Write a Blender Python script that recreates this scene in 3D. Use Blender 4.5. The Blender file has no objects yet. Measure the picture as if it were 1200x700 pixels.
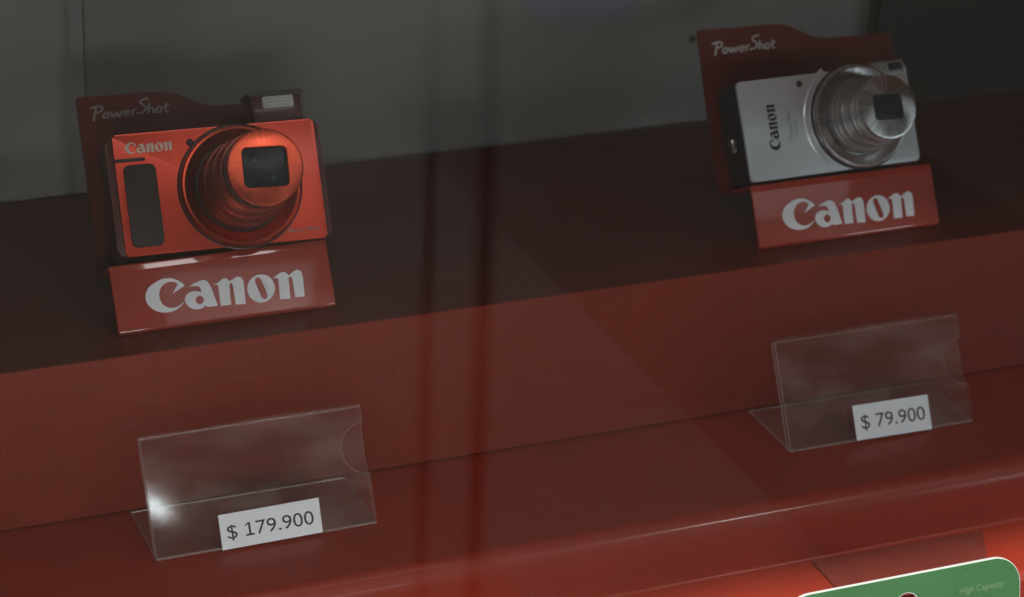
import bpy, bmesh, math, random
from mathutils import Vector, Matrix
random.seed(7)
scene = bpy.context.scene
COL = scene.collection

# ------------------------------------------------------------------ camera
cd = bpy.data.cameras.new('camera'); cam = bpy.data.objects.new('camera', cd); COL.objects.link(cam)
YAW, PIT, ROL, FPX = 0.4064, 0.4373, 0.0406, 2992.9
cy, sy, cp, sp = math.cos(YAW), math.sin(YAW), math.cos(PIT), math.sin(PIT)
D = Vector((sy*cp, cy*cp, -sp)); R0 = Vector((cy, -sy, 0)); U0 = R0.cross(D)
c, s = math.cos(ROL), math.sin(ROL)
RV = c*R0 + s*U0; UV = -s*R0 + c*U0
m = Matrix((RV, UV, -D)).transposed().to_4x4(); m.translation = (-0.3343, -1.111, 0.6558)
cam.matrix_world = m
cd.sensor_width = 36; cd.lens = FPX/1200*36; cd.clip_start = 0.02; cd.clip_end = 100
cd.dof.use_dof = True; cd.dof.focus_distance = 1.27; cd.dof.aperture_fstop = 9.0
scene.camera = cam

# ------------------------------------------------------------------ world, lamps, exposure
w = bpy.data.worlds.new('World'); scene.world = w; w.use_nodes = True
w.node_tree.nodes['Background'].inputs[0].default_value = (.93, 0.98, 1.0, 1)
w.node_tree.nodes['Background'].inputs[1].default_value = 0.042
scene.view_settings.view_transform = 'Standard'; scene.view_settings.look = 'None'
scene.view_settings.exposure = 0; scene.view_settings.gamma = 1
scene.cycles.use_denoising = True
scene.cycles.max_bounces = 12; scene.cycles.transparent_max_bounces = 24
scene.cycles.sample_clamp_indirect = 3.0
scene.cycles.caustics_reflective = False; scene.cycles.caustics_refractive = False

def lamp(name, kind, loc, energy, color=(1,1,1), aim=None, **kw):
    l = bpy.data.lights.new(name, kind); l.energy = energy; l.color = color
    for k, v in kw.items(): setattr(l, k, v)
    o = bpy.data.objects.new(name, l); COL.objects.link(o); o.location = loc
    if aim is not None:
        d_ = (Vector(aim)-Vector(loc)).normalized(); x_ = Vector((0, 0, 1)).cross(-d_)
        x_ = Vector((1, 0, 0)) if x_.length < 1e-3 else x_.normalized()
        z_ = -d_; y_ = z_.cross(x_); o.rotation_euler = Matrix((x_, y_, z_)).transposed().to_euler()
    return o
# shop ceiling panel above the walkway: lights the floor the window mirrors and, under the fascia, the lowest step
lamp('ceiling_light', 'AREA', (0.36, -1.745, 3.0), 235, (1, .98, .95), (0.36, -1.55, -.9), shape='RECTANGLE', size=1.2, size_y=0.22)
# unseen soft fill lamps, added low on the left and on the right
lamp('shop_side_light', 'AREA', (-.38, -1.45, .34), 2.8, (.96, .98, 1), (0.15, 0.0, 0.08), shape='RECTANGLE', size=.5, size_y=.28)
lamp('shop_side_light', 'AREA', (1.25, -1.15, .22), 2.2, (.84, .94, 1), (0.35, 0.0, 0.12), shape='RECTANGLE', size=.5, size_y=.25)
# led strip along the foot of the window, below the picture
lamp('window_strip_light', 'AREA', (-.05, -0.268, 0.050), 0.12, (1, .95, .90), (-0.05, 0.0, 0.08), shape='RECTANGLE', size=.32, size_y=0.010)
# slim unseen lamp added under the ceiling for the left stand's top-edge highlight
lamp('case_strip_light', 'AREA', (.095, -0.245, 0.457), 0.20, (1, .96, .97), (.095, -0.245, 0.0), shape='RECTANGLE', size=.31, size_y=0.05)
# unseen lamps added far down the shop; the wide panel mirrors in camera fronts
lamp('ceiling_light', 'AREA', (1.35, -3.75, 3.0), 44, (1, .97, .92), (1.35, -3.75, -.9), shape='RECTANGLE', size=1.4, size_y=.8, spread=math.radians(75))  # narrow beam added to lift the far floor's reflection in the window
lamp('ceiling_spot_light', 'AREA', (2.3, -3.4, 2.9), 20, (1, .98, .95), (.2, 0, .12), shape='DISK', size=.14)  # small lamp added for the highlights on the lens faces
lamp('ceiling_light', 'AREA', (1.80, -4.25, 3.02), 8, (.92, .98, 1), (1.8, -4.25, 0.1), shape='RECTANGLE', size=3.6, size_y=1.9)

# ------------------------------------------------------------------ material helpers
def mat(name, color, rough=.5, metal=0, coat=0, coat_rough=.08, spec=.5, bump=0, bump_scale=300, var=0, var_scale=20, aniso=0, tangent=False, dust=0, rough_var=0):
    m = bpy.data.materials.new(name); m.use_nodes = True
    nt = m.node_tree; b = nt.nodes['Principled BSDF']
    b.inputs['Base Color'].default_value = (*color, 1); b.inputs['Roughness'].default_value = rough
    b.inputs['Metallic'].default_value = metal; b.inputs['Coat Weight'].default_value = coat
    b.inputs['Coat Roughness'].default_value = coat_rough; b.inputs['Specular IOR Level'].default_value = spec
    tc = nt.nodes.new('ShaderNodeTexCoord')
    if var:
        n = nt.nodes.new('ShaderNodeTexNoise'); n.inputs['Scale'].default_value = var_scale; n.inputs['Detail'].default_value = 6
        nt.links.new(tc.outputs['Object'], n.inputs['Vector'])
        mr = nt.nodes.new('ShaderNodeMapRange'); mr.inputs['From Min'].default_value = .3; mr.inputs['From Max'].default_value = .7
        mr.inputs['To Min'].default_value = 1-var; mr.inputs['To Max'].default_value = 1+var
        nt.links.new(n.outputs['Fac'], mr.inputs['Value'])
        mx = nt.nodes.new('ShaderNodeVectorMath'); mx.operation = 'SCALE'; mx.inputs[0].default_value = color
        nt.links.new(mr.outputs[0], mx.inputs['Scale']); nt.links.new(mx.outputs[0], b.inputs['Base Color'])
    if dust:      # sparse pale specks and short scuffs lying on the surface
        src = b.inputs['Base Color'].links[0].from_socket if b.inputs['Base Color'].is_linked else None
        n = nt.nodes.new('ShaderNodeTexVoronoi'); n.inputs['Scale'].default_value = 170; n.inputs['Randomness'].default_value = 1
        nt.links.new(tc.outputs['Object'], n.inputs['Vector'])
        lt = nt.nodes.new('ShaderNodeMath'); lt.operation = 'LESS_THAN'; lt.inputs[1].default_value = .085
        nt.links.new(n.outputs['Distance'], lt.inputs[0])
        wn = nt.nodes.new('ShaderNodeSeparateXYZ'); nt.links.new(n.outputs['Color'], wn.inputs[0])
        g2 = nt.nodes.new('ShaderNodeMath'); g2.operation = 'GREATER_THAN'; g2.inputs[1].default_value = .72; nt.links.new(wn.outputs[0], g2.inputs[0])
        ml = nt.nodes.new('ShaderNodeMath'); ml.operation = 'MULTIPLY'; nt.links.new(lt.outputs[0], ml.inputs[0]); nt.links.new(g2.outputs[0], ml.inputs[1])
        m3 = nt.nodes.new('ShaderNodeMath'); m3.operation = 'MULTIPLY'; m3.inputs[1].default_value = dust; nt.links.new(ml.outputs[0], m3.inputs[0])
        mp = nt.nodes.new('ShaderNodeMapping'); mp.inputs['Scale'].default_value = (14, 60, 60); mp.inputs['Rotation'].default_value = (0, 0, .5)
        nt.links.new(tc.outputs['Object'], mp.inputs[0])
        sn = nt.nodes.new('ShaderNodeTexNoise'); sn.inputs['Scale'].default_value = 2.2; sn.inputs['Detail'].default_value = 5; nt.links.new(mp.outputs[0], sn.inputs['Vector'])
        sr = nt.nodes.new('ShaderNodeMapRange'); sr.inputs['From Min'].default_value = .62; sr.inputs['From Max'].default_value = .80; sr.inputs['To Max'].default_value = dust*.35
        nt.links.new(sn.outputs['Fac'], sr.inputs['Value'])
        ad = nt.nodes.new('ShaderNodeMath'); ad.operation = 'ADD'; ad.use_clamp = True; nt.links.new(m3.outputs[0], ad.inputs[0]); nt.links.new(sr.outputs[0], ad.inputs[1])
        mc = nt.nodes.new('ShaderNodeMix'); mc.data_type = 'RGBA'; nt.links.new(ad.outputs[0], mc.inputs['Factor'])
        if src: nt.links.new(src, mc.inputs[6])
        else: mc.inputs[6].default_value = (*color, 1)
        mc.inputs[7].default_value = (.42, .38, .35, 1); nt.links.new(mc.outputs[2], b.inputs['Base Color'])
    if rough_var:
        n = nt.nodes.new('ShaderNodeTexNoise'); n.inputs['Scale'].default_value = var_scale*1.7; n.inputs['Detail'].default_value = 8
        nt.links.new(tc.outputs['Object'], n.inputs['Vector'])
        mr = nt.nodes.new('ShaderNodeMapRange'); mr.inputs['From Min'].default_value = .3; mr.inputs['From Max'].default_value = .75
        mr.inputs['To Min'].default_value = rough-rough_var; mr.inputs['To Max'].default_value = rough+rough_var
        nt.links.new(n.outputs['Fac'], mr.inputs['Value']); nt.links.new(mr.outputs[0], b.inputs['Roughness'])
    if bump:
        n = nt.nodes.new('ShaderNodeTexNoise'); n.inputs['Scale'].default_value = bump_scale; n.inputs['Detail'].default_value = 4
        nt.links.new(tc.outputs['Object'], n.inputs['Vector'])
        bp = nt.nodes.new('ShaderNodeBump'); bp.inputs['Strength'].default_value = bump; bp.inputs['Distance'].default_value = .0005
        nt.links.new(n.outputs['Fac'], bp.inputs['Height']); nt.links.new(bp.outputs[0], b.inputs['Normal'])
    if aniso:
        b.inputs['Anisotropic'].default_value = aniso
        if tangent:
            t = nt.nodes.new('ShaderNodeTangent'); t.direction_type = 'RADIAL'; t.axis = 'Z'
            nt.links.new(t.outputs[0], b.inputs['Tangent'])
    return m

def brushed(m, amount):
    """fine radial brushing on a turned face"""
    nt = m.node_tree; b = nt.nodes['Principled BSDF']; tc = nt.nodes.new('ShaderNodeTexCoord')
    sp = nt.nodes.new('ShaderNodeSeparateXYZ'); nt.links.new(tc.outputs['Object'], sp.inputs[0])
    at = nt.nodes.new('ShaderNodeMath'); at.operation = 'ARCTAN2'; nt.links.new(sp.outputs[1], at.inputs[0]); nt.links.new(sp.outputs[0], at.inputs[1])
    n = nt.nodes.new('ShaderNodeTexNoise'); n.noise_dimensions = '1D'; n.inputs['Scale'].default_value = 9; n.inputs['Detail'].default_value = 7; n.inputs['Roughness'].default_value = .75
    nt.links.new(at.outputs[0], n.inputs['W'])
    col = tuple(b.inputs['Base Color'].default_value[:3])
    mr = nt.nodes.new('ShaderNodeMapRange'); mr.inputs['From Min'].default_value = .3; mr.inputs['From Max'].default_value = .7
    mr.inputs['To Min'].default_value = 1-amount; mr.inputs['To Max'].default_value = 1+amount*.4
    nt.links.new(n.outputs['Fac'], mr.inputs['Value'])
    mx = nt.nodes.new('ShaderNodeVectorMath'); mx.operation = 'SCALE'; mx.inputs[0].default_value = col
    nt.links.new(mr.outputs[0], mx.inputs['Scale']); nt.links.new(mx.outputs[0], b.inputs['Base Color'])

def clear_mat(name, tint, haze=0.05, haze_col=(.8,.75,.72), base=.04, smudge_glare=True, rough=.02, gloss_gain=1.0):
    """thin clear sheet: straight-through light, a mirror share that grows at grazing angles, a trace of scatter from scratches"""
    m = bpy.data.materials.new(name); m.use_nodes = True; nt = m.node_tree; nt.nodes.clear()
    out = nt.nodes.new('ShaderNodeOutputMaterial')
    tr = nt.nodes.new('ShaderNodeBsdfTransparent'); tr.inputs[0].default_value = (*tint, 1)
    gl = nt.nodes.new('ShaderNodeBsdfGlossy'); gl.inputs['Roughness'].default_value = rough
    df = nt.nodes.new('ShaderNodeBsdfDiffuse'); df.inputs[0].default_value = (*haze_col, 1)
    lw = nt.nodes.new('ShaderNodeLayerWeight'); lw.inputs['Blend'].default_value = .5
    pw = nt.nodes.new('ShaderNodeMath'); pw.operation = 'POWER'; pw.inputs[1].default_value = 5
    ma = nt.nodes.new('ShaderNodeMath'); ma.operation = 'MULTIPLY_ADD'; ma.inputs[1].default_value = .96*gloss_gain; ma.inputs[2].default_value = base*gloss_gain
    nt.links.new(lw.outputs['Facing'], pw.inputs[0]); nt.links.new(pw.outputs[0], ma.inputs[0])
    m1 = nt.nodes.new('ShaderNodeMixShader'); m2 = nt.nodes.new('ShaderNodeMixShader')
    m1.inputs[0].default_value = haze
    if haze and smudge_glare:  # patchy scatter: smudges plus painted shop reflections
        tc = nt.nodes.new('ShaderNodeTexCoord'); n = nt.nodes.new('ShaderNodeTexNoise')
        n.inputs['Scale'].default_value = 38; n.inputs['Detail'].default_value = 7; n.inputs['Roughness'].default_value = .62
        mp = nt.nodes.new('ShaderNodeMapping'); mp.inputs['Scale'].default_value = (.5, 1, 1)
        nt.links.new(tc.outputs['Object'], mp.inputs[0]); nt.links.new(mp.outputs[0], n.inputs['Vector'])
        mr = nt.nodes.new('ShaderNodeMapRange'); mr.inputs['From Min'].default_value = .44; mr.inputs['From Max'].default_value = .70
        mr.inputs['To Min'].default_value = haze*.3; mr.inputs['To Max'].default_value = haze*2.4
        nt.links.new(n.outputs['Fac'], mr.inputs['Value']); nt.links.new(mr.outputs[0], m1.inputs[0])
    nt.links.new(tr.outputs[0], m1.inputs[1]); nt.links.new(df.outputs[0], m1.inputs[2])
    nt.links.new(ma.outputs[0], m2.inputs[0]); nt.links.new(m1.outputs[0], m2.inputs[1]); nt.links.new(gl.outputs[0], m2.inputs[2])
    nt.links.new(m2.outputs[0], out.inputs[0])
    return m

M = {}
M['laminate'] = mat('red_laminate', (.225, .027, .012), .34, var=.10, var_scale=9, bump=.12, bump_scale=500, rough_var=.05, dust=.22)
M['laminate_top'] = mat('dark_red_laminate', (.130, .017, .010), .34, var=.10, var_scale=9, bump=.12, bump_scale=500, rough_var=.05, dust=.22)  # red laminate darkened to carry the shade on the top shelf
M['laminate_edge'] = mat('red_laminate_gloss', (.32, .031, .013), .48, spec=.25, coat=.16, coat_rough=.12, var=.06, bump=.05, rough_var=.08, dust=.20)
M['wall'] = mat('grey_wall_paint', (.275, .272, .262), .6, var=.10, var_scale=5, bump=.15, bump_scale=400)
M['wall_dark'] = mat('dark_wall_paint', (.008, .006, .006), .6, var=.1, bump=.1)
M['case'] = mat('case_grey', (.035, .035, .035), .6, var=.05)
M['case_white'] = mat('case_white', (.55, .55, .53), .6, var=.03)
M['stand_red'] = mat('stand_red_plastic', (.44, .042, .018), .30, coat=.9, coat_rough=.065, var=.05, bump=.10, bump_scale=120, dust=.12)
M['card_red'] = mat('card_red_plastic', (.115, .014, .011), .55, spec=.22, var=.05)
M['print_white'] = mat('print_white', (.95, .96, 1.0), .45, var=.03)
M['print_grey'] = mat('print_silver_grey', (.55, .52, .50), .45)
M['print_dim'] = mat('print_dim_grey', (.28, .26, .25), .45)
M['print_cream'] = mat('print_cream', (.78, .68, .56), .4)
M['print_black'] = mat('print_black', (.02, .022, .025), .4)
M['print_fine'] = mat('print_fine_grey', (.30, .32, .34), .4)
M['red_metal'] = mat('red_metal_paint', (.70, .072, .036), .34, metal=.82, coat=.25, coat_rough=.15, var=.05, bump=.12, bump_scale=900)
M['red_ring'] = mat('red_turned_metal', (.66, .085, .040), .24, metal=.95, aniso=.75, tangent=True, var=.04)
M['red_barrel'] = mat('dark_red_barrel', (.26, .050, .030), .28, metal=.7)
M['red_face'] = mat('red_brushed_face', (.92, .135, .060), .30, metal=.85, aniso=.8, tangent=True)
M['black'] = mat('black_plastic', (.018, .017, .018), .42, var=.1, bump=.1)
M['dark_red'] = mat('dark_red_body_paint', (.09, .016, .014), .4, coat=.2)
M['grip'] = mat('grip_rubber', (.030, .020, .020), .55, var=.08, bump=.4, bump_scale=1500)
M['glass_dark'] = mat('dark_lens_glass', (.010, .024, .028), .28, spec=.22)
M['glass_blue'] = mat('blue_coated_glass', (.03, .075, .10), .22, spec=.5)
M['silver_paint'] = mat('silver_paint', (.76, .83, .85), .28, metal=.5, coat=.8, coat_rough=.06, var=.02, bump=.03, bump_scale=1500)
M['silver_ring'] = mat('silver_turned_metal', (.80, .80, .79), .26, metal=1, aniso=.75, tangent=True)
M['silver_barrel'] = mat('grey_barrel_metal', (.36, .36, .355), .36, metal=.7)
M['silver_face'] = mat('silver_brushed_face', (.62, .63, .62), .30, metal=1, aniso=.85, tangent=True)
M['stand_red'].node_tree.nodes['Principled BSDF'].inputs['Coat IOR'].default_value = 1.9
brushed(M['silver_face'], .5); brushed(M['red_face'], .26); brushed(M['silver_ring'], .35)
M['chrome'] = mat('chrome', (.75, .75, .72), .18, metal=1)
M['flash'] = mat('flash_diffuser', (.50, .54, .50), .42, metal=.2, coat=.2, coat_rough=.3)
M['paper'] = mat('label_paper', (.90, .94, .98), .55, coat=.25, coat_rough=.25, var=.03, bump=.05)
M['ink'] = mat('label_ink', (.035, .035, .045), .5)
M['pack_green'] = mat('pack_green_print', (.062, .19, .072), .28, coat=.5, coat_rough=.12, var=.14, var_scale=22, bump=.25, bump_scale=90, rough_var=.08, dust=.10)
M['pack_rim'] = mat('pack_card_edge', (.9, .9, .88), .5)
M['tile_a'] = mat('floor_tile_pale', (.080, .073, .066), .35, var=.08, var_scale=3)
M['tile_b'] = mat('floor_tile_mid', (.068, .060, .050), .35, var=.10, var_scale=3)
M['tile_c'] = mat('floor_tile_dark', (.047, .042, .038), .35, var=.10, var_scale=3)
M['grout'] = mat('floor_grout', (.06, .06, .06), .8)
M['post'] = mat('post_dark_metal', (.085, .08, .075), .5, metal=.0)
M['window'] = clear_mat('window_glass', (.985, .99, .985), haze=0.0, base=.048)
M['acrylic'] = clear_mat('clear_acrylic', (.985, .98, .975), haze=.026, haze_col=(.82, .70, .66), base=.035, rough=.032)
M['acrylic_edge'] = clear_mat('clear_acrylic_edge', (.88, .82, .80), haze=.28, haze_col=(.86, .72, .68), base=.10, smudge_glare=False, rough=.12)
M['side_glass'] = clear_mat('side_glass', (.99, .995, .99), haze=.0, base=.03, smudge_glare=False)
M['side_glass_edge'] = mat('glass_edge_green', (.16, .26, .21), .25)

# ------------------------------------------------------------------ mesh helpers
def link(name, me, material=None, parent=None, smooth=False, mats=None):
    o = bpy.data.objects.new(name, me); COL.objects.link(o)
    for mm in (mats or ([material] if material else [])): me.materials.append(mm)
    if smooth:
        for p in me.polygons: p.use_smooth = True
    if parent is not None: o.parent = parent
    return o
def bm_obj(name, bm, material=None, parent=None, smooth=False, mats=None):
    me = bpy.data.meshes.new(name); bm.normal_update(); bm.to_mesh(me); bm.free()
    return link(name, me, material, parent, smooth, mats)
def tag(o, label=None, cat=None, group=None, kind=None):
    if label: o['label'] = label
    if cat: o['category'] = cat
    if group: o['group'] = group
    if kind: o['kind'] = kind
    return o
def thing(name, label, cat, loc=(0,0,0), rot=None, group=None):
    o = bpy.data.objects.new(name, None); COL.objects.link(o); o.empty_display_size = .02
    if rot is not None:
        mm = rot.to_4x4(); mm.translation = loc; o.matrix_world = mm
    else: o.location = loc
    return tag(o, label, cat, group)
def add_box(bm, lo, hi, bevel=0, seg=3):
    g = bmesh.ops.create_cube(bm, size=1)
    vs = g['verts']
    for v in vs:
        v.co = Vector([lo[i] + (v.co[i]+.5)*(hi[i]-lo[i]) for i in range(3)])
    if bevel:
        es = list({e for v in vs for e in v.link_edges})
        bmesh.ops.bevel(bm, geom=es, offset=bevel, segments=seg, affect='EDGES', profile=.5)
def box(name, lo, hi, material, parent=None, bevel=0, seg=3, **kw):
    bm = bmesh.new(); add_box(bm, lo, hi, bevel, seg)
    o = bm_obj(name, bm, material, parent, **kw)
    if bevel: autosmooth(o)
    return o
def autosmooth(o, ang=35):
    me = o.data
    for p in me.polygons: p.use_smooth = True
    me.set_sharp_from_angle(angle=math.radians(ang))
def prism(bm, outline, z0, z1, holes=None):
    """outline in (x,y), between z0 and z1"""
    n = len(outline)
    lo = [bm.verts.new((x, y, z0)) for x, y in outline]; hi = [bm.verts.new((x, y, z1)) for x, y in outline]
    bm.faces.new(hi); bm.faces.new(lo[::-1])
    for i in range(n):
        j = (i+1) % n; bm.faces.new((lo[i], lo[j], hi[j], hi[i]))
def round_poly(pts, radii, seg=6):
    """polygon with arcs at the corners"""
    out = []; n = len(pts)
    if not hasattr(radii, '__len__'): radii = [radii]*n
    for i in range(n):
        p, a, b = Vector(pts[i]), Vector(pts[i-1]), Vector(pts[(i+1) % n]); r = radii[i]
        if r <= 0: out.append(tuple(p)); continue
        d1 = (a-p).normalized(); d2 = (b-p).normalized()
        ang = math.acos(max(-1, min(1, d1.dot(d2)))); t = r/math.tan(ang/2)
        t = min(t, (a-p).length*.49, (b-p).length*.49); r = t*math.tan(ang/2)
        cc = p + (d1+d2).normalized()*(r/math.sin(ang/2))
        s0 = p+d1*t-cc; s1 = p+d2*t-cc
        a0 = math.atan2(s0.y, s0.x); a1 = math.atan2(s1.y, s1.x); da = (a1-a0+math.pi) % (2*math.pi)-math.pi
        for k in range(seg+1):
            q = a0+da*k/seg; out.append((cc.x+abs(r)*math.cos(q), cc.y+abs(r)*math.sin(q)))
    return out
def rounded_plate(name, x0, y0, x1, y1, r, z0, z1, material, parent, bevel=0, seg=6):
    bm = bmesh.new(); prism(bm, round_poly([(x0,y0),(x1,y0),(x1,y1),(x0,y1)], r, seg), z0, z1)
    if bevel:
        es = [e for e in bm.edges if abs(e.verts[0].co.z-z1) < 1e-7 and abs(e.verts[1].co.z-z1) < 1e-7]
        bmesh.ops.bevel(bm, geom=es, offset=bevel, segments=3, affect='EDGES', profile=.5)
    o = bm_obj(name, bm, material, parent); autosmooth(o); return o
def lathe(name, prof, material, parent, loc=(0,0,0), seg=96, close=False):
    """prof: list of (r, z); the axis is local Z"""
    bm = bmesh.new(); rings = []
    for r, z in prof:
        rings.append([bm.verts.new((r*math.cos(2*math.pi*k/seg), r*math.sin(2*math.pi*k/seg), z)) for k in range(seg)])
    pairs = list(zip(rings, rings[1:])) + ([(rings[-1], rings[0])] if close else [])
    for a, b in pairs:
        for k in range(seg):
            j = (k+1) % seg; bm.faces.new((a[k], a[j], b[j], b[k]))
    bmesh.ops.recalc_face_normals(bm, faces=bm.faces)
    o = bm_obj(name, bm, material, parent); o.location = loc; autosmooth(o, 30); return o
def extrude_x(name, prof, x0, x1, material, parent=None, bevel=0):
    """prof: closed polygon in (y,z), extruded along x"""
    bm = bmesh.new()
    a = [bm.verts.new((x0, y, z)) for y, z in prof]; b = [bm.verts.new((x1, y, z)) for y, z in prof]
    n = len(prof); bm.faces.new(a); bm.faces.new(b[::-1])
    for i in range(n):
        j = (i+1) % n; bm.faces.new((a[i], b[i], b[j], a[j]))
    bmesh.ops.recalc_face_normals(bm, faces=bm.faces)
    if bevel:
        es = [e for e in bm.edges if abs(e.verts[0].co.x-e.verts[1].co.x) < 1e-7]
        bmesh.ops.bevel(bm, geom=es, offset=bevel, segments=3, affect='EDGES', profile=.5)
    o = bm_obj(name, bm, material, parent); autosmooth(o, 30); return o

def curve_mesh(cu):
    o = bpy.data.objects.new('tmp', cu); COL.objects.link(o)
    dg = bpy.context.evaluated_depsgraph_get(); dg.update()
    me = bpy.data.meshes.new_from_object(o.evaluated_get(dg)); bpy.data.objects.remove(o); return me

# ------------------------------------------------------------------ lettering
LOGO = {"C":[[[20.5,12.3],[19.4,13.8],[17.4,15.3],[14.9,16.5],[11.9,17.0],[8.8,16.7],[5.5,15.3],[2.5,13.5],[0.7,11.0],[0.0,8.5],[0.4,5.8],[1.8,3.5],[4.1,1.5],[7.0,0.3],[10.5,-0.1],[13.7,0.4],[16.6,1.8],[18.6,3.4],[19.2,4.4],[17.2,3.0],[14.8,2.1],[12.2,1.9],[9.7,2.9],[7.8,5.0],[7.1,7.3],[7.2,9.9],[8.3,12.4],[10.1,14.1],[12.5,15.0],[14.7,15.0],[16.4,14.3],[17.1,13.6],[15.7,11.5],[13.9,8.9],[17.1,10.5]]],"a":[[[22.6,11.6],[25.5,12.9],[28.3,13.8],[30.6,14.1],[32.2,13.2],[33.3,11.3],[34.2,8.6],[34.9,5.0],[36.0,0.5],[33.3,0.3],[30.6,0.4],[29.8,1.2],[27.9,0.0],[25.1,-0.3],[22.2,0.7],[20.3,2.7],[19.7,5.0],[20.5,7.1],[22.5,8.6],[25.3,9.0],[27.4,8.5],[28.7,7.8],[28.5,9.6],[27.8,11.0],[26.6,11.4],[24.3,11.5]],[[29.3,4.1],[28.8,3.0],[27.9,2.3],[26.9,2.1],[25.9,2.6],[25.2,3.5],[25.1,4.6],[25.6,5.6],[26.5,6.3],[27.6,6.5],[28.5,6.0],[29.2,5.2]]],"n":[[[35.2,11.2],[37.8,11.9],[40.8,13.8],[42.6,13.4],[43.5,12.0],[45.6,12.8],[47.6,13.8],[49.8,13.5],[50.7,12.0],[50.8,8.4],[50.5,-0.4],[45.3,-0.2],[45.2,4.6],[45.1,9.7],[44.5,11.2],[43.5,10.6],[43.1,5.8],[42.9,0.1],[37.5,0.0],[37.5,4.2],[37.7,10.4],[36.8,11.0]]],"o":[[[66.7,5.6],[66.2,4.1],[65.4,2.7],[64.4,1.5],[63.0,0.5],[61.6,-0.3],[60.0,-0.6],[58.3,-0.6],[56.8,-0.3],[55.4,0.4],[54.2,1.5],[53.2,2.7],[52.6,4.2],[52.3,5.7],[52.4,7.3],[52.8,8.9],[53.6,10.3],[54.7,11.5],[56.0,12.5],[57.5,13.2],[59.1,13.6],[60.7,13.5],[62.2,13.2],[63.7,12.5],[64.9,11.5],[65.8,10.3],[66.4,8.8],[66.7,7.2]],[[57.2,11.6],[58.2,12.4],[59.5,12.0],[60.2,10.5],[62.3,2.7],[61.8,1.2],[60.4,0.7],[59.2,1.8],[58.7,3.2],[57.0,10.0]]],"m":[[[66.4,11.2],[69.1,12.5],[71.1,13.5],[73.2,13.4],[74.3,12.1],[74.9,11.4],[77.0,12.9],[79.4,13.8],[81.2,13.1],[82.0,11.2],[81.9,6.8],[81.5,-0.1],[76.5,0.0],[76.5,4.3],[76.4,9.6],[75.7,10.8],[74.5,10.5],[74.4,6.8],[73.9,-0.3],[68.6,-0.2],[68.8,4.7],[69.0,10.5],[68.0,10.8]]]}
def wordmark_mesh(height, thick):
    """the five heavy letters of the wordmark, drawn as filled outlines; height = that of the capital"""
    k = height/17.0/1.0
    me_all = bmesh.new()
    for key in LOGO:
        cu = bpy.data.curves.new('glyph', 'CURVE'); cu.dimensions = '2D'; cu.fill_mode = 'BOTH'; cu.extrude = thick/2
        for pl in LOGO[key]:
            # smooth the traced outline: keep sharp corners, round the rest
            sp = cu.splines.new('BEZIER'); sp.bezier_points.add(len(pl)-1); sp.use_cyclic_u = True
            n = len(pl)
            for i, (x, y) in enumerate(pl):
                b = sp.bezier_points[i]; P = Vector((x*k, y*k, 0)); b.co = P
                A = Vector((pl[i-1][0]*k, pl[i-1][1]*k, 0)); Bn = Vector((pl[(i+1) % n][0]*k, pl[(i+1) % n][1]*k, 0))
                turn = (P-A).angle(Bn-P, 0)
                if turn > math.radians(47):
                    b.handle_left_type = b.handle_right_type = 'VECTOR'
                else:
                    t = (Bn-A).normalized(); b.handle_left_type = b.handle_right_type = 'FREE'
                    b.handle_left = P - t*(P-A).length*.33; b.handle_right = P + t*(Bn-P).length*.33
            sp.resolution_u = 4
        me = curve_mesh(cu); me_all.from_mesh(me)
    me = bpy.data.meshes.new('wordmark'); me_all.to_mesh(me); me_all.free(); return me

STROKES = {  # (advance, polylines) in units of cap height, before slanting
 'P': (.66, [[(-.16,.90),(.10,.98),(.42,1.0),(.62,.93),(.66,.78),(.58,.62),(.38,.52),(.16,.50)], [(.22,.98),(.20,.5),(.14,-.14)]]),
 'S': (.62, [[(.66,1.22),(.42,1.24),(.18,1.12),(.14,.92),(.34,.74),(.52,.56),(.54,.34),(.36,.14),(.12,.10),(-.08,.12)]]),
 'o': (.44, [[(.20,.0),(.05,.06),(.02,.24),(.10,.42),(.24,.47),(.36,.38),(.38,.20),(.32,.04),(.20,.0)]]),
 'w': (.78, [[(.02,.46),(.14,.02),(.22,.02),(.36,.42),(.40,.42),(.48,.02),(.56,.02),(.74,.46)]]),
 'e': (.44, [[(.04,.24),(.38,.26),(.36,.40),(.22,.47),(.08,.38),(.03,.20),(.10,.03),(.24,.0),(.36,.06)]]),
 'r': (.32, [[(.06,.45),(.06,.0)], [(.06,.30),(.16,.43),(.32,.46)]]),
 'h': (.46, [[(.06,.82),(.06,.0)], [(.06,.30),(.18,.45),(.32,.42),(.36,.28),(.36,.0)]]),
 't': (.36, [[(.14,.72),(.12,.12),(.20,.0),(.34,.04)], [(-.02,.46),(.34,.48)]]),
}
def script_mesh(text, cap, width, thick=.00025, slant=.18):
    bm = bmesh.new(); x = 0
    for ch in text:
        adv, pls = STROKES[ch]
        for pl in pls:
            pts = [Vector(((x+px+slant*py)*cap, py*cap, 0)) for px, py in pl]
            ring0 = None
            for i, p in enumerate(pts):
                t = ((pts[min(i+1, len(pts)-1)]-pts[max(i-1, 0)])).normalized(); nrm = Vector((-t.y, t.x, 0))
                wd = width*.5
                ring = [bm.verts.new(p+nrm*wd*a+Vector((0, 0, thick*b))) for a, b in ((1,0),(.6,1),(-.6,1),(-1,0),(-.6,-1),(.6,-1))]
                if ring0:
                    for k in range(6):
                        j = (k+1) % 6; bm.faces.new((ring0[k], ring0[j], ring[j], ring[k]))
                else: bm.faces.new(ring[::-1])
                ring0 = ring
            bm.faces.new(ring0)
        x += adv+.06
    bmesh.ops.recalc_face_normals(bm, faces=bm.faces)
    me = bpy.data.meshes.new('script'); bm.to_mesh(me); bm.free(); return me, (x+.1)*cap
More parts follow.
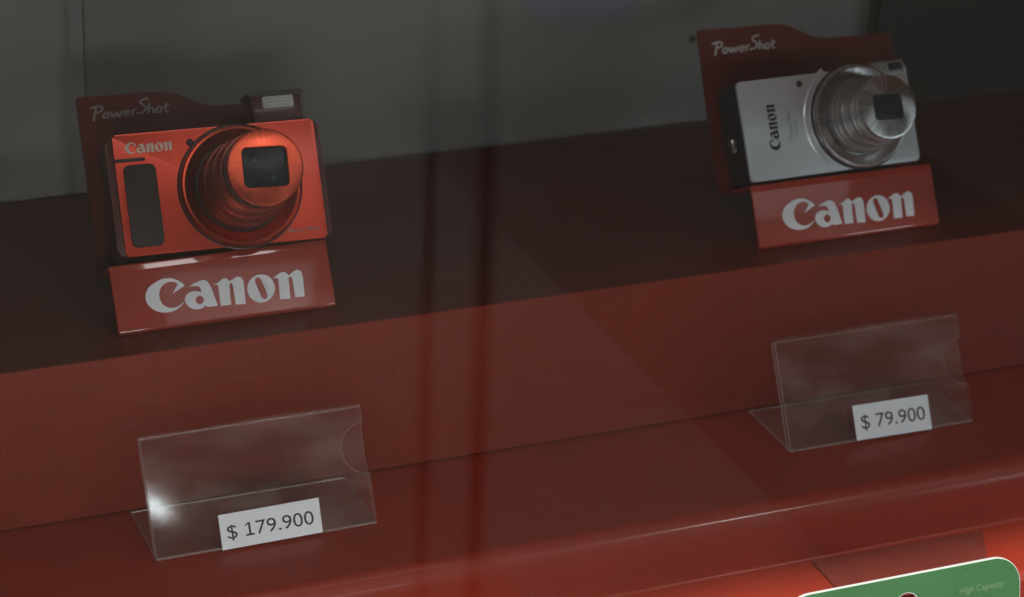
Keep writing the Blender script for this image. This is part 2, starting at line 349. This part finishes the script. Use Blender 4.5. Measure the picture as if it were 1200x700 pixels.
def text_mesh(body, size, thick=.00015, sx=1, bold=0):
    cu = bpy.data.curves.new('text', 'FONT'); cu.body = body; cu.size = size; cu.extrude = thick/2; cu.offset = bold
    me = curve_mesh(cu); lo = min(v.co.x for v in me.vertices); me.transform(Matrix.Diagonal((sx, 1, 1, 1)) @ Matrix.Translation((-lo, 0, 0)))
    return me, max(v.co.x for v in me.vertices)

# ------------------------------------------------------------------ setting: floor, walls, window housing
FZ = -0.9
fl = box('floor', (-2.5, -7.5, FZ-.06), (5.5, .6, FZ-.004), M['grout']); tag(fl, kind='structure')
tile_bm = bmesh.new(); add_box(tile_bm, (0, 0, -.012), (.386, 1.196, 0), .0015, 1)
tile_me = {}
base_me = bpy.data.meshes.new('floor_tile'); tile_bm.to_mesh(base_me); tile_bm.free()
for k in 'abc':
    me = base_me.copy(); me.materials.append(M['tile_'+k]); tile_me[k] = me
cols = {-1: 'c', 0: 'b', 1: 'b', 2: 'a', 3: 'c', 4: 'c', 5: 'b'}
for i in range(-3, 9):
    for j in range(-1, 5):
        k = cols.get(i, 'b')
        y1 = -1.0 - j*1.2
        if j == 2: k = {0: 'c', 1: 'b', 2: 'a', 3: 'b', 4: 'b'}.get(i, k)
        if j >= 3: k = 'b'
        o = bpy.data.objects.new('floor_tile', tile_me[k]); COL.objects.link(o); o.parent = fl
        o.location = (.29+(i-1)*.39, y1-1.2, FZ); o.rotation_euler = (0, 0, 0)

WX0, WX1 = -.62, 1.25
D2, H, F, H3 = .2073, .0882, .0947, .0355
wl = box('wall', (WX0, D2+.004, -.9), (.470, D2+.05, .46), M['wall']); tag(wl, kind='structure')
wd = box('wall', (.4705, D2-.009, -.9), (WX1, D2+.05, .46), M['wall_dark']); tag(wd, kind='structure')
for px_, pz_ in ((.3476, .1419),):
    h_ = lathe('screw_head', [(.00001, .0016), (.0012, .0016), (.0021, .0008), (.0024, .0)], M['case'], wl, (px_, D2+.004, pz_), 20); h_.rotation_euler = (math.pi/2, 0, 0)
for nm, x in (('wall', WX0-.03), ('wall', WX1)):
    o = box(nm, (x, -.32, -.9), (x+.03, D2+.05, .46), M['case']); tag(o, kind='structure')
o = box('ceiling', (WX0-.03, -.32, .46), (WX1+.03, D2+.05, .50), M['case_white']); tag(o, kind='structure')
o = box('wall', (WX0-.03, -.35, .402), (WX1+.03, -.322, .95), M['case']); tag(o, kind='structure')      # fascia over the window
o = box('wall', (WX0-.03, -.35, -.9), (WX1+.03, -.322, -.16), M['case']); tag(o, kind='structure')      # plinth under the window

gp = thing('glass_panel', 'clear glass sheet against the grey back wall, its green edge above the left card', 'glass panel', (-.031, D2, H))
bm = bmesh.new(); add_box(bm, (0, -.007, .0005), (.505, -.002, .34)); bm.normal_update()
for f in bm.faces:
    if abs(f.normal.x) > .9: f.material_index = 1
bm_obj('glass_sheet', bm, None, gp, mats=[M['side_glass'], M['side_glass_edge']])

sw = thing('shop_window', 'clear front window pane of the display case, mirroring the tiled floor and dark posts', 'window', (.3, -.305, -.16))
box('window_glass', (-.9, -.004, -.0), (.93, .004, .545), M['window'], sw)

# ------------------------------------------------------------------ the red stepped display
ds = thing('stepped_display', 'red laminate stepped display with a dark top shelf and a glossy lower lip', 'display shelf', (.3, 0, -.16))
X0, X1 = WX0+.002-.3, WX1-.002-.3
def P(y, z): return (y, z+.16)
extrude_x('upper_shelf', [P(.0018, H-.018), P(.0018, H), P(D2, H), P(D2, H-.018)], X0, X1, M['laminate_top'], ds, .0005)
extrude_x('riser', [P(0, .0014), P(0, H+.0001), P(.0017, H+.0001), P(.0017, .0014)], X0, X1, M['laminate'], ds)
# lower shelf with a rounded lip that turns down into the small riser
prof = [P(.05, 0), P(-F+.003, 0)]
for k in range(1, 11):
    a = k/10*math.pi/2; prof.append(P(-F+.003-.0108*math.sin(a), -.015+.015*math.cos(a)))
for k in range(0, 7):
    a = k/6*math.pi/2; prof.append(P(-F-.0078-.002*(1-math.cos(a)), -H3+.002-.002*math.sin(a)))
prof += [P(-.152+.006, -H3)]
for k in range(1, 7):
    a = k/6*math.pi/2; prof.append(P(-.146-.006*math.sin(a), -H3-.006+.006*math.cos(a)))
prof += [P(-.152, -.155), P(.05, -.155)]
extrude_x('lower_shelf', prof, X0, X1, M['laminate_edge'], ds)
o = box('base_board', (X0, -.32, -.02), (X1, .15, .0), M['laminate'], ds)

# ------------------------------------------------------------------ camera stands
def lean_rot(L, yaw):
    U = Vector((math.cos(yaw), math.sin(yaw), 0)); N0 = Vector((math.sin(yaw), -math.cos(yaw), 0)); Z = Vector((0, 0, 1))
    return Matrix((U, -N0*math.sin(L)+Z*math.cos(L), N0*math.cos(L)+Z*math.sin(L))).transposed()
BIG = wordmark_mesh(.0172, .0003)
def make_stand(label, loc, L, dx, logo_at, card_mat, fine):
    t = thing('camera_stand', label, 'display stand', loc, lean_rot(L, 0), 'red moulded camera stands on the upper shelf')
    back = .034
    # local: x along, y up the lean, z out of the face. foot follows the level shelf
    def foot(d): return (d*math.sin(L)-.0, -d*math.cos(L))     # (y,z) at distance d behind the toe on the shelf
    top = .0372
    fy, fz = foot(.040)
    th = .0018
    raw = [(fy*.2+.0004, fz*.2), (-.0012, -.0), (top-.0044, -.0), (top-.0006, -.00045), (top-.0005, -back), (top-.0005-th, -back), (top-.0006-th, -.00045-th), (top-.0048, -th), (-.0012+th, -th), (fy*.2+.0004+th*.6, fz*.2+th*.2)]
    rp = round_poly([(z, y) for y, z in raw], [.0, .0065, .004, .0012, .0, .0, .0008, .002, .0034, .0], 22)
    bm = bmesh.new(); W = .1147
    a = [bm.verts.new((0, y, z)) for z, y in rp]; b = [bm.verts.new((W, y, z)) for z, y in rp]
    bm.faces.new(a); bm.faces.new(b[::-1]); n = len(rp)
    for i in range(n): bm.faces.new((a[i], b[i], b[(i+1) % n], a[(i+1) % n]))
    bmesh.ops.recalc_face_normals(bm, faces=bm.faces)
    es = [e for e in bm.edges if abs(e.verts[0].co.x-e.verts[1].co.x) < 1e-7]
    bmesh.ops.bevel(bm, geom=es, offset=.0006, segments=2, affect='EDGES', profile=.5)
    base = bm_obj('base', bm, M['stand_red'], t); autosmooth(base, 50)
    # back card with its wave-shaped top edge
    x0, x1 = dx, .1215+dx*.3
    ol = [(x0-.002, .0365), (x1, .0365), (x1, .1165)]
    ol += [(.098, .1172), (.082, .1175), (.0745, .1182), (.0685, .1203), (.0625, .1236), (.0565, .1266), (.050, .1283), (.042, .1288), (.022, .1290), (x0+.0, .1297)]
    ol = round_poly(ol, [.002, .002, .003, .02, .02, .01, .01, .01, .01, .01, .01, .01, .0015], 3)
    bm = bmesh.new(); prism(bm, ol, -back-.0022, -back)
    bmesh.ops.recalc_face_normals(bm, faces=bm.faces)
    card = bm_obj('back_card', bm, card_mat, t); autosmooth(card, 40)
    # support fin behind the card down to the shelf
    # easel leg
    d = .075; ly, lz = foot(d)
    leg = bmesh.new(); prism(leg, [(.035, 0), (.08, 0), (.075, 1), (.04, 1)], 0, 1)
    for v in leg.verts:
        u = v.co.y; k = v.co.z
        yy = ly+(.085-ly)*u; zz = lz+(-back-.0026-lz)*u
        v.co = Vector((v.co.x, yy+.0015*k*(1-u), zz-.002*k*u if u > .5 else zz-.0))
    bmesh.ops.recalc_face_normals(leg, faces=leg.faces)
    bm_obj('easel_leg', leg, card_mat, t)
    o = link('wordmark', BIG.copy(), M['print_white'], t); o.location = (logo_at[0], logo_at[1], .0003); o.rotation_euler = (0, 0, logo_at[2])
    o['label'] = 'large white lettering reading Canon'
    me, wd_ = script_mesh('PowerShot', .0065*fine[3], .00105)
    me.transform(Matrix.Diagonal((fine[2]/wd_, 1, 1, 1)))
    o = link('script_lettering', me, M['print_dim'] if fine[1] > .116 else M['print_grey'], t); o.location = (fine[0], fine[1], -back+.0003); o.rotation_euler = (0, 0, .0)
    o['label'] = 'pale script lettering reading PowerShot'
    return t
make_stand('red moulded stand with wavy-topped back card holding the orange-red camera', (-.0603, .0207, H+.0003), .5455, .0042, (.0160, .0098, -.018), M['card_red'], (.0105, .1172, .0425, 1.0))
make_stand('red moulded stand with wavy-topped back card holding the silver camera', (.2993, .0183, H+.0003), .494, -.0012, (.0165, .0090, -.010), M['card_red'], (.0065, .1150, .0405, 1.0))

# ------------------------------------------------------------------ cameras
def square_ring(name, r, hole_w, hole_h, hr, z0, z1, material, parent, loc, rot=0.0, edge=.0012, seg=96):
    """disc face with a rounded rectangular opening; z1 front"""
    bm = bmesh.new()
    hp = []
    for k in range(seg):
        a = 2*math.pi*k/seg; dx, dy = math.cos(a), math.sin(a)
        # ray to rounded rectangle
        lo_, hi_ = 0, hole_w+hole_h
        def inside(q):
            x, y = abs(q*dx), abs(q*dy); ax, ay = hole_w/2-hr, hole_h/2-hr
            if x <= ax: return y <= hole_h/2
            if y <= ay: return x <= hole_w/2
            return (x-ax)**2+(y-ay)**2 <= hr*hr
        for _ in range(30):
            md = (lo_+hi_)/2
            if inside(md): lo_ = md
            else: hi_ = md
        c_, s_ = math.cos(rot), math.sin(rot)
        hp.append((lo_*dx*c_-lo_*dy*s_, lo_*dx*s_+lo_*dy*c_, a+rot))
    rings = []
    for lv, z in ((0, z0), (0, z1-.0006), (1, z1)):   # hole wall and a small chamfer
        rings.append([bm.verts.new((x*(1+.035*lv), y*(1+.035*lv), z)) for x, y, a in hp])
    for rr, z in ((r-edge, z1-.0002), (r-edge*.3, z1-edge*.35), (r, z1-edge), (r, z0)):
        rings.append([bm.verts.new((rr*math.cos(a), rr*math.sin(a), z)) for x, y, a in hp])
    for a, b in zip(rings, rings[1:]):
        for k in range(seg):
            j = (k+1) % seg; bm.faces.new((a[k], a[j], b[j], b[k]))
    bmesh.ops.recalc_face_normals(bm, faces=bm.faces)
    o = bm_obj(name, bm, material, parent); o.location = loc; autosmooth(o, 25); return o

def make_camera(kind):
    if kind == 'red':
        t = thing('compact_camera', 'orange-red compact camera with extended zoom lens and raised flash, resting on its stand', 'camera',
                  (-.05108, .03865, .12398), lean_rot(.5455, -.063))
        W, Hh = .1044, .0623
        rounded_plate('front_panel', 0, 0, W, Hh, .0014, -.0022, 0, M['red_metal'], t, .0014)
        b = rounded_plate('body', -.0036, .0004, W+.0034, Hh-.0004, .0035, -.0245, -.0024, M['dark_red'], t, .001)
        cx, cyy = .0622, .0305
        rounded_plate('grip', .0036, .0042, .0200, .0462, .0030, -.0005, .0016, M['grip'], t, .0007)
        rounded_plate('grip_groove', -.0002, .0480, .0155, .0498, .0008, -.0010, .0004, M['black'], t, .0002)
        lathe('focus_lamp', [(.00001, .0005), (.0011, .0005), (.0016, .0008), (.0019, .0003), (.0019, -.001)], M['black'], t, (.0392, .0553, 0), 24)
        # lens: dark groove, wide turned flange, three barrels, face plate with square window
        lathe('lens_groove', [(.0325, -.001), (.0325, .0004), (.0321, .0006), (.0317, .0003), (.0312, .0003), (.0312, -.001)], M['dark_red'], t, (cx, cyy, 0))
        lathe('lens_flange', [(.0311, -.001), (.0311, .0028), (.0303, .0040), (.0292, .0041), (.0282, .0034), (.0250, .0026), (.0236, .0018), (.0236, -.001)], M['red_ring'], t, (cx, cyy, 0))
        lathe('lens_collar', [(.0235, -.001), (.0235, .0020), (.0233, .0024), (.0226, .0024), (.0226, -.001)], M['black'], t, (cx, cyy, 0))
        br = [(.0225, .018, 'red_barrel'), (.0213, .034, 'red_barrel'), (.0201, .0500, 'red_barrel')]
        z = 0
        for r, z1, mm in br:
            pr = [(r, z-.002), (r, z1-.0050), (r-.0003, z1-.0048), (r-.0003, z1-.0042), (r, z1-.0040), (r, z1-.0006), (r-.0006, z1), (r-.0020, z1)]
            lathe('lens_barrel', pr, M[mm], t, (cx, cyy, 0)); z = z1
        lathe('lens_collar', [(.0186, .049), (.0186, .0535), (.0170, .0535)], M['black'], t, (cx, cyy, 0))
        fz = .0576
        square_ring('lens_face', .0192, .0222, .0196, .0026, fz-.005, fz, M['red_face'], t, (cx+.0015, cyy+.0003, 0), rot=-.03)
        rounded_plate('lens_window', cx+.0015-.0113, cyy+.0003-.0100, cx+.0015+.0113, cyy+.0003+.0100, .0026, fz-.0046, fz-.0024, M['glass_dark'], t, .0002)
        for (ax, ay, rr) in ((-.0052, .0048, .0016), (.0034, -.0050, .0014)):
            lathe('lens_glint', [(.00001, .0012), (rr*.6, .0009), (rr, .0003), (rr, -.0005)], M['glass_blue'], t, (cx+.0015+ax, cyy+ay, fz-.0023), 24)  # blue domes put into the lens window as painted glints
        # raised flash on its arm
        bm = bmesh.new(); add_box(bm, (.0742, .0610, -.0185), (.1008, .0775, -.0035), .0012, 2)
        h = bm_obj('flash_housing', bm, M['dark_red'], t); autosmooth(h)
        rounded_plate('flash_cap', .0722, .0765, .1016, .0790, .0008, -.0192, -.0028, M['black'], t, .0005)
        o = rounded_plate('flash_window', .0800, .0700, .0962, .0762, .0006, -.0040, -.0028, M['flash'], t, .0003)
        for k in range(3):
            box('flash_rib', (.0820, .0713+.0016*k, -.0029), (.0945, .0717+.0016*k, -.0025), M['silver_barrel'], t)
        me = wordmark_mesh(.0058, .0002); me.transform(Matrix.Diagonal((.86, 1, 1, 1)))
        o = link('wordmark', me, M['print_cream'], t); o.location = (.0058, .0520, .0001); o.rotation_euler = (0, 0, .01); o['label'] = 'small cream lettering reading Canon'
        me, w_ = script_mesh('PowerShot', .0016, .00028, .0001); me.transform(Matrix.Diagonal((.0165/w_, 1, 1, 1)))
        o = link('script_lettering', me, M['print_fine'], t); o.location = (.0840, .0046, .0001)
        # shutter button and zoom lever on the top edge
        lathe('shutter_button', [(.00001, .0022), (.0050, .0022), (.0056, .0016), (.0058, 0)], M['dark_red'], t, (.030, Hh-.0010, -.013), 32).rotation_euler = (-math.pi/2, 0, 0)
    else:
        t = thing('compact_camera', 'silver compact camera with extended silver zoom lens, resting on its stand', 'camera',
                  (.29948, .03462, .12296), lean_rot(.494, .0149))
        W, Hh = .1079, .0559
        rounded_plate('front_panel', 0, 0, W, Hh, .0022, -.0018, 0, M['silver_paint'], t, .0009)
        rounded_plate('body', -.0006, .0005, W-.0004, Hh-.0005, .0035, -.0235, -.0020, M['black'], t, .001)
        cx, cyy = .0728, .0290
        lathe('focus_lamp', [(.00001, .0003), (.0012, .0003), (.0016, .0007), (.0019, .0002), (.0019, -.001)], M['black'], t, (.0388, .0510, 0), 24)
        bm = bmesh.new(); prev = None
        for k in range(33):
            a = math.radians(122+k/32*106); q = math.sin(math.pi*k/32)
            ring = [bm.verts.new(((r)*math.cos(a), (r)*math.sin(a), h)) for r, h in ((.0352, -.0004), (.0344, .0003*q), (.0334, .0006*q), (.0324, .0004*q), (.0314, -.0003))]
            if prev:
                for n_ in range(4): bm.faces.new((prev[n_], ring[n_], ring[n_+1], prev[n_+1]))
            prev = ring
        bmesh.ops.recalc_face_normals(bm, faces=bm.faces)
        o = bm_obj('lens_ridge', bm, M['silver_paint'], t); o.location = (cx, cyy-.0005, 0); autosmooth(o)
        lathe('lens_groove', [(.0302, -.001), (.0302, .0005), (.0294, .0005), (.0294, -.001)], M['black'], t, (cx, cyy, 0))
        lathe('lens_flange', [(.0293, -.001), (.0293, .0026), (.0287, .0036), (.0278, .0037), (.0268, .0031), (.0236, .0026), (.0222, .0018), (.0222, -.001)], M['silver_ring'], t, (cx, cyy, 0))
        z = 0
        for r, z1 in ((.0213, .0125), (.0198, .0215), (.0182, .0290)):
            pr = [(r, z-.002), (r, z1-.0042), (r-.0003, z1-.0040), (r-.0003, z1-.0034), (r, z1-.0032), (r, z1-.0006), (r-.0006, z1), (r-.0020, z1)]
            lathe('lens_barrel', pr, M['silver_barrel'], t, (cx, cyy, 0)); z = z1
        fz = .0322
        square_ring('lens_face', .0180, .0176, .0140, .0022, fz-.004, fz, M['silver_face'], t, (cx+.0010, cyy+.0008, 0), rot=-.04)
        rounded_plate('lens_window', cx+.0010-.009, cyy+.0008-.0072, cx+.0010+.009, cyy+.0008+.0072, .0022, fz-.0036, fz-.0020, M['glass_dark'], t, .0002)
        rounded_plate('flash_housing', .0850, .0508, .1062, .0578, .0012, -.006, .0012, M['silver_barrel'], t, .0006)
        rounded_plate('flash_window', .0868, .0520, .0950, .0568, .0006, .0008, .0017, M['flash'], t, .0003)
        for k in range(4):
            box('flash_rib', (.0874+.0019*k, .0524, .0016), (.0880+.0019*k, .0564, .0021), M['chrome'], t)
        rounded_plate('flash_shade', .0962, .0522, .1048, .0566, .0006, .0008, .0015, M['black'], t, .0002)
        box('strap_lug', (-.0020, .0180, -.0165), (.0006, .0260, -.0120), M['chrome'], t, .0006)
        lathe('shutter_button', [(.00001, .0022), (.0042, .0022), (.0048, .0016), (.0050, 0)], M['chrome'], t, (.030, Hh-.0012, -.011), 32).rotation_euler = (-math.pi/2, 0, 0)
        me = wordmark_mesh(.0066, .0002); me.transform(Matrix.Diagonal((.80, 1, 1, 1)))
        o = link('wordmark', me, M['print_black'], t); o.location = (.0213, .0160, .0001); o.rotation_euler = (0, 0, math.pi/2); o['label'] = 'black upright lettering reading Canon'
        me, w_ = script_mesh('PowerShot', .0030, .00035, .0001); me.transform(Matrix.Diagonal((.0165/w_, 1, 1, 1)))
        o = link('script_lettering', me, M['print_fine'], t); o.location = (.0300, .0205, .0001); o.rotation_euler = (0, 0, math.pi/2)
        me, w_ = text_mesh('ELPH 180', .0022, .0001)
        o = link('model_lettering', me, M['print_fine'], t); o.location = (.0333, .0225, .0001); o.rotation_euler = (0, 0, math.pi/2)
    return t
make_camera('red'); make_camera('silver')

# ------------------------------------------------------------------ price holders
TW, TH, TL, TB = .115, .0605, .4936, .0524
def sheet(name, ol, z0, z1, parent):
    bm = bmesh.new(); prism(bm, ol, z0, z1); bmesh.ops.recalc_face_normals(bm, faces=bm.faces); bm.normal_update()
    for f in bm.faces:
        if abs(f.normal.z) < .5: f.material_index = 1
    zt = max(z0, z1)
    es = [e for e in bm.edges if abs(e.verts[0].co.z-zt) < 1e-7 and abs(e.verts[1].co.z-zt) < 1e-7]
    bmesh.ops.bevel(bm, geom=es, offset=.0005, segments=1, affect='EDGES', profile=.5, material=1)
    return bm_obj(name, bm, None, parent, mats=[M['acrylic'], M['acrylic_edge']])
def make_holder(label, x, ny):
    t = thing('price_holder', label, 'price holder', (x-TW/2, -TB, .0004), lean_rot(TL, 0), 'clear acrylic price holders on the lower shelf')
    r = .0128; yc = ny
    ol = [(0, .0012), (TW, .0012)]
    for k in range(0, 17):
        a = -math.pi/2 - k/16*math.pi; ol.append((TW+r*math.cos(a), yc+r*math.sin(a)))
    ol += [(TW, TH), (0, TH)]
    sheet('front_sheet', ol, 0, .0011, t)
    sheet('back_sheet', [(0, .0012), (TW, .0012), (TW, TH), (0, TH)], -.0036, -.0025, t)
    # rolled top edge joining the two sheets
    bm = bmesh.new(); pr = []
    for k in range(9):
        a = math.pi*k/8; pr.append((TH+.0001+.0023*math.sin(a), -.00125+.00235*math.cos(a)))
    for k in range(8, -1, -1):
        a = math.pi*k/8; pr.append((TH+.0001+.0012*math.sin(a), -.00125+.00125*math.cos(a)))
    n = len(pr); a_ = [bm.verts.new((0, y, z)) for y, z in pr]; b_ = [bm.verts.new((TW, y, z)) for y, z in pr]
    for i in range(n): bm.faces.new((a_[i], b_[i], b_[(i+1) % n], a_[(i+1) % n]))
    bmesh.ops.recalc_face_normals(bm, faces=bm.faces)
    o = bm_obj('top_fold', bm, M['acrylic'], t); autosmooth(o, 60)
    # foot sheet on the shelf, running back from the bottom fold
    def lc(yw, zw):   # world offset (y back, z up) to local (y, z)
        return (yw*math.sin(TL)+zw*math.cos(TL), -yw*math.cos(TL)+zw*math.sin(TL))
    bm = bmesh.new(); vs = []
    for xx in (0, TW):
        for yw, zw in ((.0, 0), (.0508, 0), (.0508, .0012), (.0, .0012)):
            yl, zl = lc(yw, zw); vs.append(bm.verts.new((xx, yl, zl)))
    for q in ((0,1,2,3), (7,6,5,4), (0,4,5,1), (1,5,6,2), (2,6,7,3), (3,7,4,0)): bm.faces.new([vs[i] for i in q])
    bmesh.ops.recalc_face_normals(bm, faces=bm.faces); bm.faces.ensure_lookup_table()
    big = sorted(bm.faces, key=lambda f: -f.calc_area())[:2]
    for f in bm.faces: f.material_index = 0 if f in big else 1
    es = [e for e in big[0].edges]+[e for e in big[1].edges]
    bmesh.ops.bevel(bm, geom=es, offset=.00055, segments=1, affect='EDGES', profile=.5, material=1)
    bm_obj('foot_sheet', bm, None, t, mats=[M['acrylic'], M['acrylic_edge']])
    return t
h1 = make_holder('clear empty price holder with the longer price label and a white glint', -.0057, .0395)
h2 = make_holder('clear empty price holder with the shorter price label, under the silver camera', .3462, .0350)
# labels stuck on the holders
def make_label(text, label, holder, x0, y0, x1, y1, tx, ty, tw, size, skew):
    L = lean_rot(TL, 0); T = L.to_4x4(); T.translation = holder.location
    loc = T @ Vector((x0, y0, .00125))
    t = thing('price_label', label, 'price label', loc, L, 'white price labels on the clear holders')
    bm = bmesh.new(); prism(bm, [(0, 0), (x1-x0, skew), (x1-x0+.0003, y1-y0+skew), (.0001, y1-y0)], .0003, .0006)
    bmesh.ops.recalc_face_normals(bm, faces=bm.faces)
    bm_obj('paper', bm, M['paper'], t)
    me, w_ = text_mesh(text, size, .00012); me.transform(Matrix.Diagonal((tw/w_, 1, 1, 1)))
    o = link('printed_price', me, M['ink'], t); o.location = (tx-x0, ty-y0, .00068); o.rotation_euler = (0, 0, skew/(x1-x0)); o['label'] = 'dark printed figures reading ' + text
    if text.startswith('$ 1'):     # flag and foot of the figure 1
        m1, x1_ = text_mesh('$ 1', size, .00012); k = tw/w_; h_ = max(v.co.y for v in m1.vertices if v.co.x > x1_-size*.06)
        bm = bmesh.new(); r_ = x1_*k; bw = size*.085*k
        prism(bm, [(r_-bw, h_*.995), (r_-bw*3.0, h_*.80), (r_-bw*2.6, h_*.73), (r_-bw*.9, h_*.87)], -.00005, .00005)
        prism(bm, [(r_-bw*2.9, 0), (r_+bw*1.7, 0), (r_+bw*1.7, bw*.95), (r_-bw*2.9, bw*.95)], -.00004, .00004)
        bmesh.ops.recalc_face_normals(bm, faces=bm.faces)
        f_ = bm_obj('printed_flag', bm, M['ink'], t); f_.location = o.location; f_.rotation_euler = o.rotation_euler
    return t
make_label('$ 179.900', 'white paper label printed $ 179.900 on the left clear holder', h1, .0334, .0002, .0857, .0177, .0370, .0052, .0450, .0098, .0006)
make_label('$ 79.900', 'white paper label printed $ 79.900 on the right clear holder', h2, .0405, .0008, .0876, .0200, .0445, .0066, .0400, .0108, -.0006)

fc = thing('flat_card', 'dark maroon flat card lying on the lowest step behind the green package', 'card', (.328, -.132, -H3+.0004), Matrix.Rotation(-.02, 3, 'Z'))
bm = bmesh.new(); prism(bm, round_poly([(-.052, -.020), (.030, -.020), (.0520, .0262), (-.052, .0262)], .001, 3), 0, .0006)  # added sheet, shaped like the dark patch behind the package
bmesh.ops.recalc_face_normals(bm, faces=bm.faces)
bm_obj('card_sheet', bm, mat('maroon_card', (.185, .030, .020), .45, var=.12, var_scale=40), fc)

# ------------------------------------------------------------------ green package in front
PL = .20
pk = thing('blister_package', 'green card package with white rim and hang hole, low in the right corner', 'package', (.222, -.195, -.1400), lean_rot(PL, 0))
PW, PH = .1388, .1330
def plate_with_hole(name, x0, y0, x1, y1, r, hc, hr, z0, z1, material, parent):
    cu = bpy.data.curves.new('plate', 'CURVE'); cu.dimensions = '2D'; cu.fill_mode = 'BOTH'; cu.extrude = (z1-z0)/2
    for pl in (round_poly([(x0,y0),(x1,y0),(x1,y1),(x0,y1)], r, 10), [(hc[0]+hr*math.cos(k*math.pi/16), hc[1]+hr*math.sin(k*math.pi/16)) for k in range(32)]):
        sp = cu.splines.new('POLY'); sp.points.add(len(pl)-1); sp.use_cyclic_u = True
        for i, (x, y) in enumerate(pl): sp.points[i].co = (x, y, 0, 1)
    me = curve_mesh(cu); me.transform(Matrix.Translation((0, 0, (z0+z1)/2)))
    return link(name, me, material, parent)
hc = (.0716, PH-.0165)
plate_with_hole('backing_card', 0, 0, PW, PH, .016, hc, .0068, 0, .0016, M['pack_rim'], pk)
plate_with_hole('printed_front', .0004, .0004, PW-.0004, PH-.0004, .0156, hc, .0074, .0016, .0019, M['pack_green'], pk)
me, w_ = text_mesh('High Capacity', .0048, .0001); me.transform(Matrix.Diagonal((.026/w_, 1, 1, 1)))
o = link('printed_lettering', me, mat('pack_pale_print', (.20, .29, .18), .4), pk); o.location = (.1025, PH-.0160, .00195); o['label'] = 'pale lettering reading High Capacity'
bm = bmesh.new(); add_box(bm, (.018, .006, .002), (.108, .085, .022), .006, 3)
o = bm_obj('clear_bubble', bm, M['acrylic'], pk); autosmooth(o)

# ------------------------------------------------------------------ posts on the walkway, mirrored in the window
def make_post(x, y, r, h, lean, label):
    t = thing('barrier_post', label, 'post', (x, y, FZ+.0005), None, 'dark posts standing on the tiled floor')
    lathe('post_foot', [(.00001, .014), (.05, .012), (.11, .004), (.12, .0), (.00001, .0)], M['post'], t, (0,0,0), 32)
    lathe('post_shaft', [(r, .012), (r, h), (r*1.3, h+.004), (r*1.3, h+.03), (.00001, h+.034)], M['post'], t, (0,0,0), 24)
    return t
make_post(.497, -1.5, .0072, 1.0, 0, 'thicker dark post mirrored in the middle of the window')
make_post(.441, -1.5, .0046, 1.0, 0, 'thinner dark post mirrored left of the middle of the window')

mt = thing('floor_mat', 'small blue mat on the tiled floor, mirrored faintly at the top of the window', 'mat', (1.60, -3.86, FZ+.0008))
rounded_plate('mat_sheet', -.10, -.22, .10, .22, .07, 0, .006, mat('blue_mat_fabric', (.055, .068, .150), .8, var=.2, bump=.3), mt)  # added only to tint the window reflection blue

# round downlight far down the shop, mirrored in the left price holder
dl = thing('ceiling_downlight', 'small round white downlight in the shop ceiling', 'light', (.795, -3.56, 1.735))
em = bpy.data.materials.new('downlight_glow'); em.use_nodes = True; nt = em.node_tree; nt.nodes.clear()
e_ = nt.nodes.new('ShaderNodeEmission'); e_.inputs[0].default_value = (.85, .93, 1, 1); e_.inputs[1].default_value = 14
oo = nt.nodes.new('ShaderNodeOutputMaterial'); nt.links.new(e_.outputs[0], oo.inputs[0])
lathe('bulb_disc', [(.00001, -.002), (.034, -.002), (.038, .004)], em, dl, (0,0,0), 32)
lathe('rim', [(.040, -.004), (.052, -.004), (.055, .02), (.040, .02)], M['case_white'], dl, (0,0,0), 32, True)
dl.scale = (.8, 1.7, 1); dl.rotation_euler = (math.radians(-55), 0, math.radians(-14))
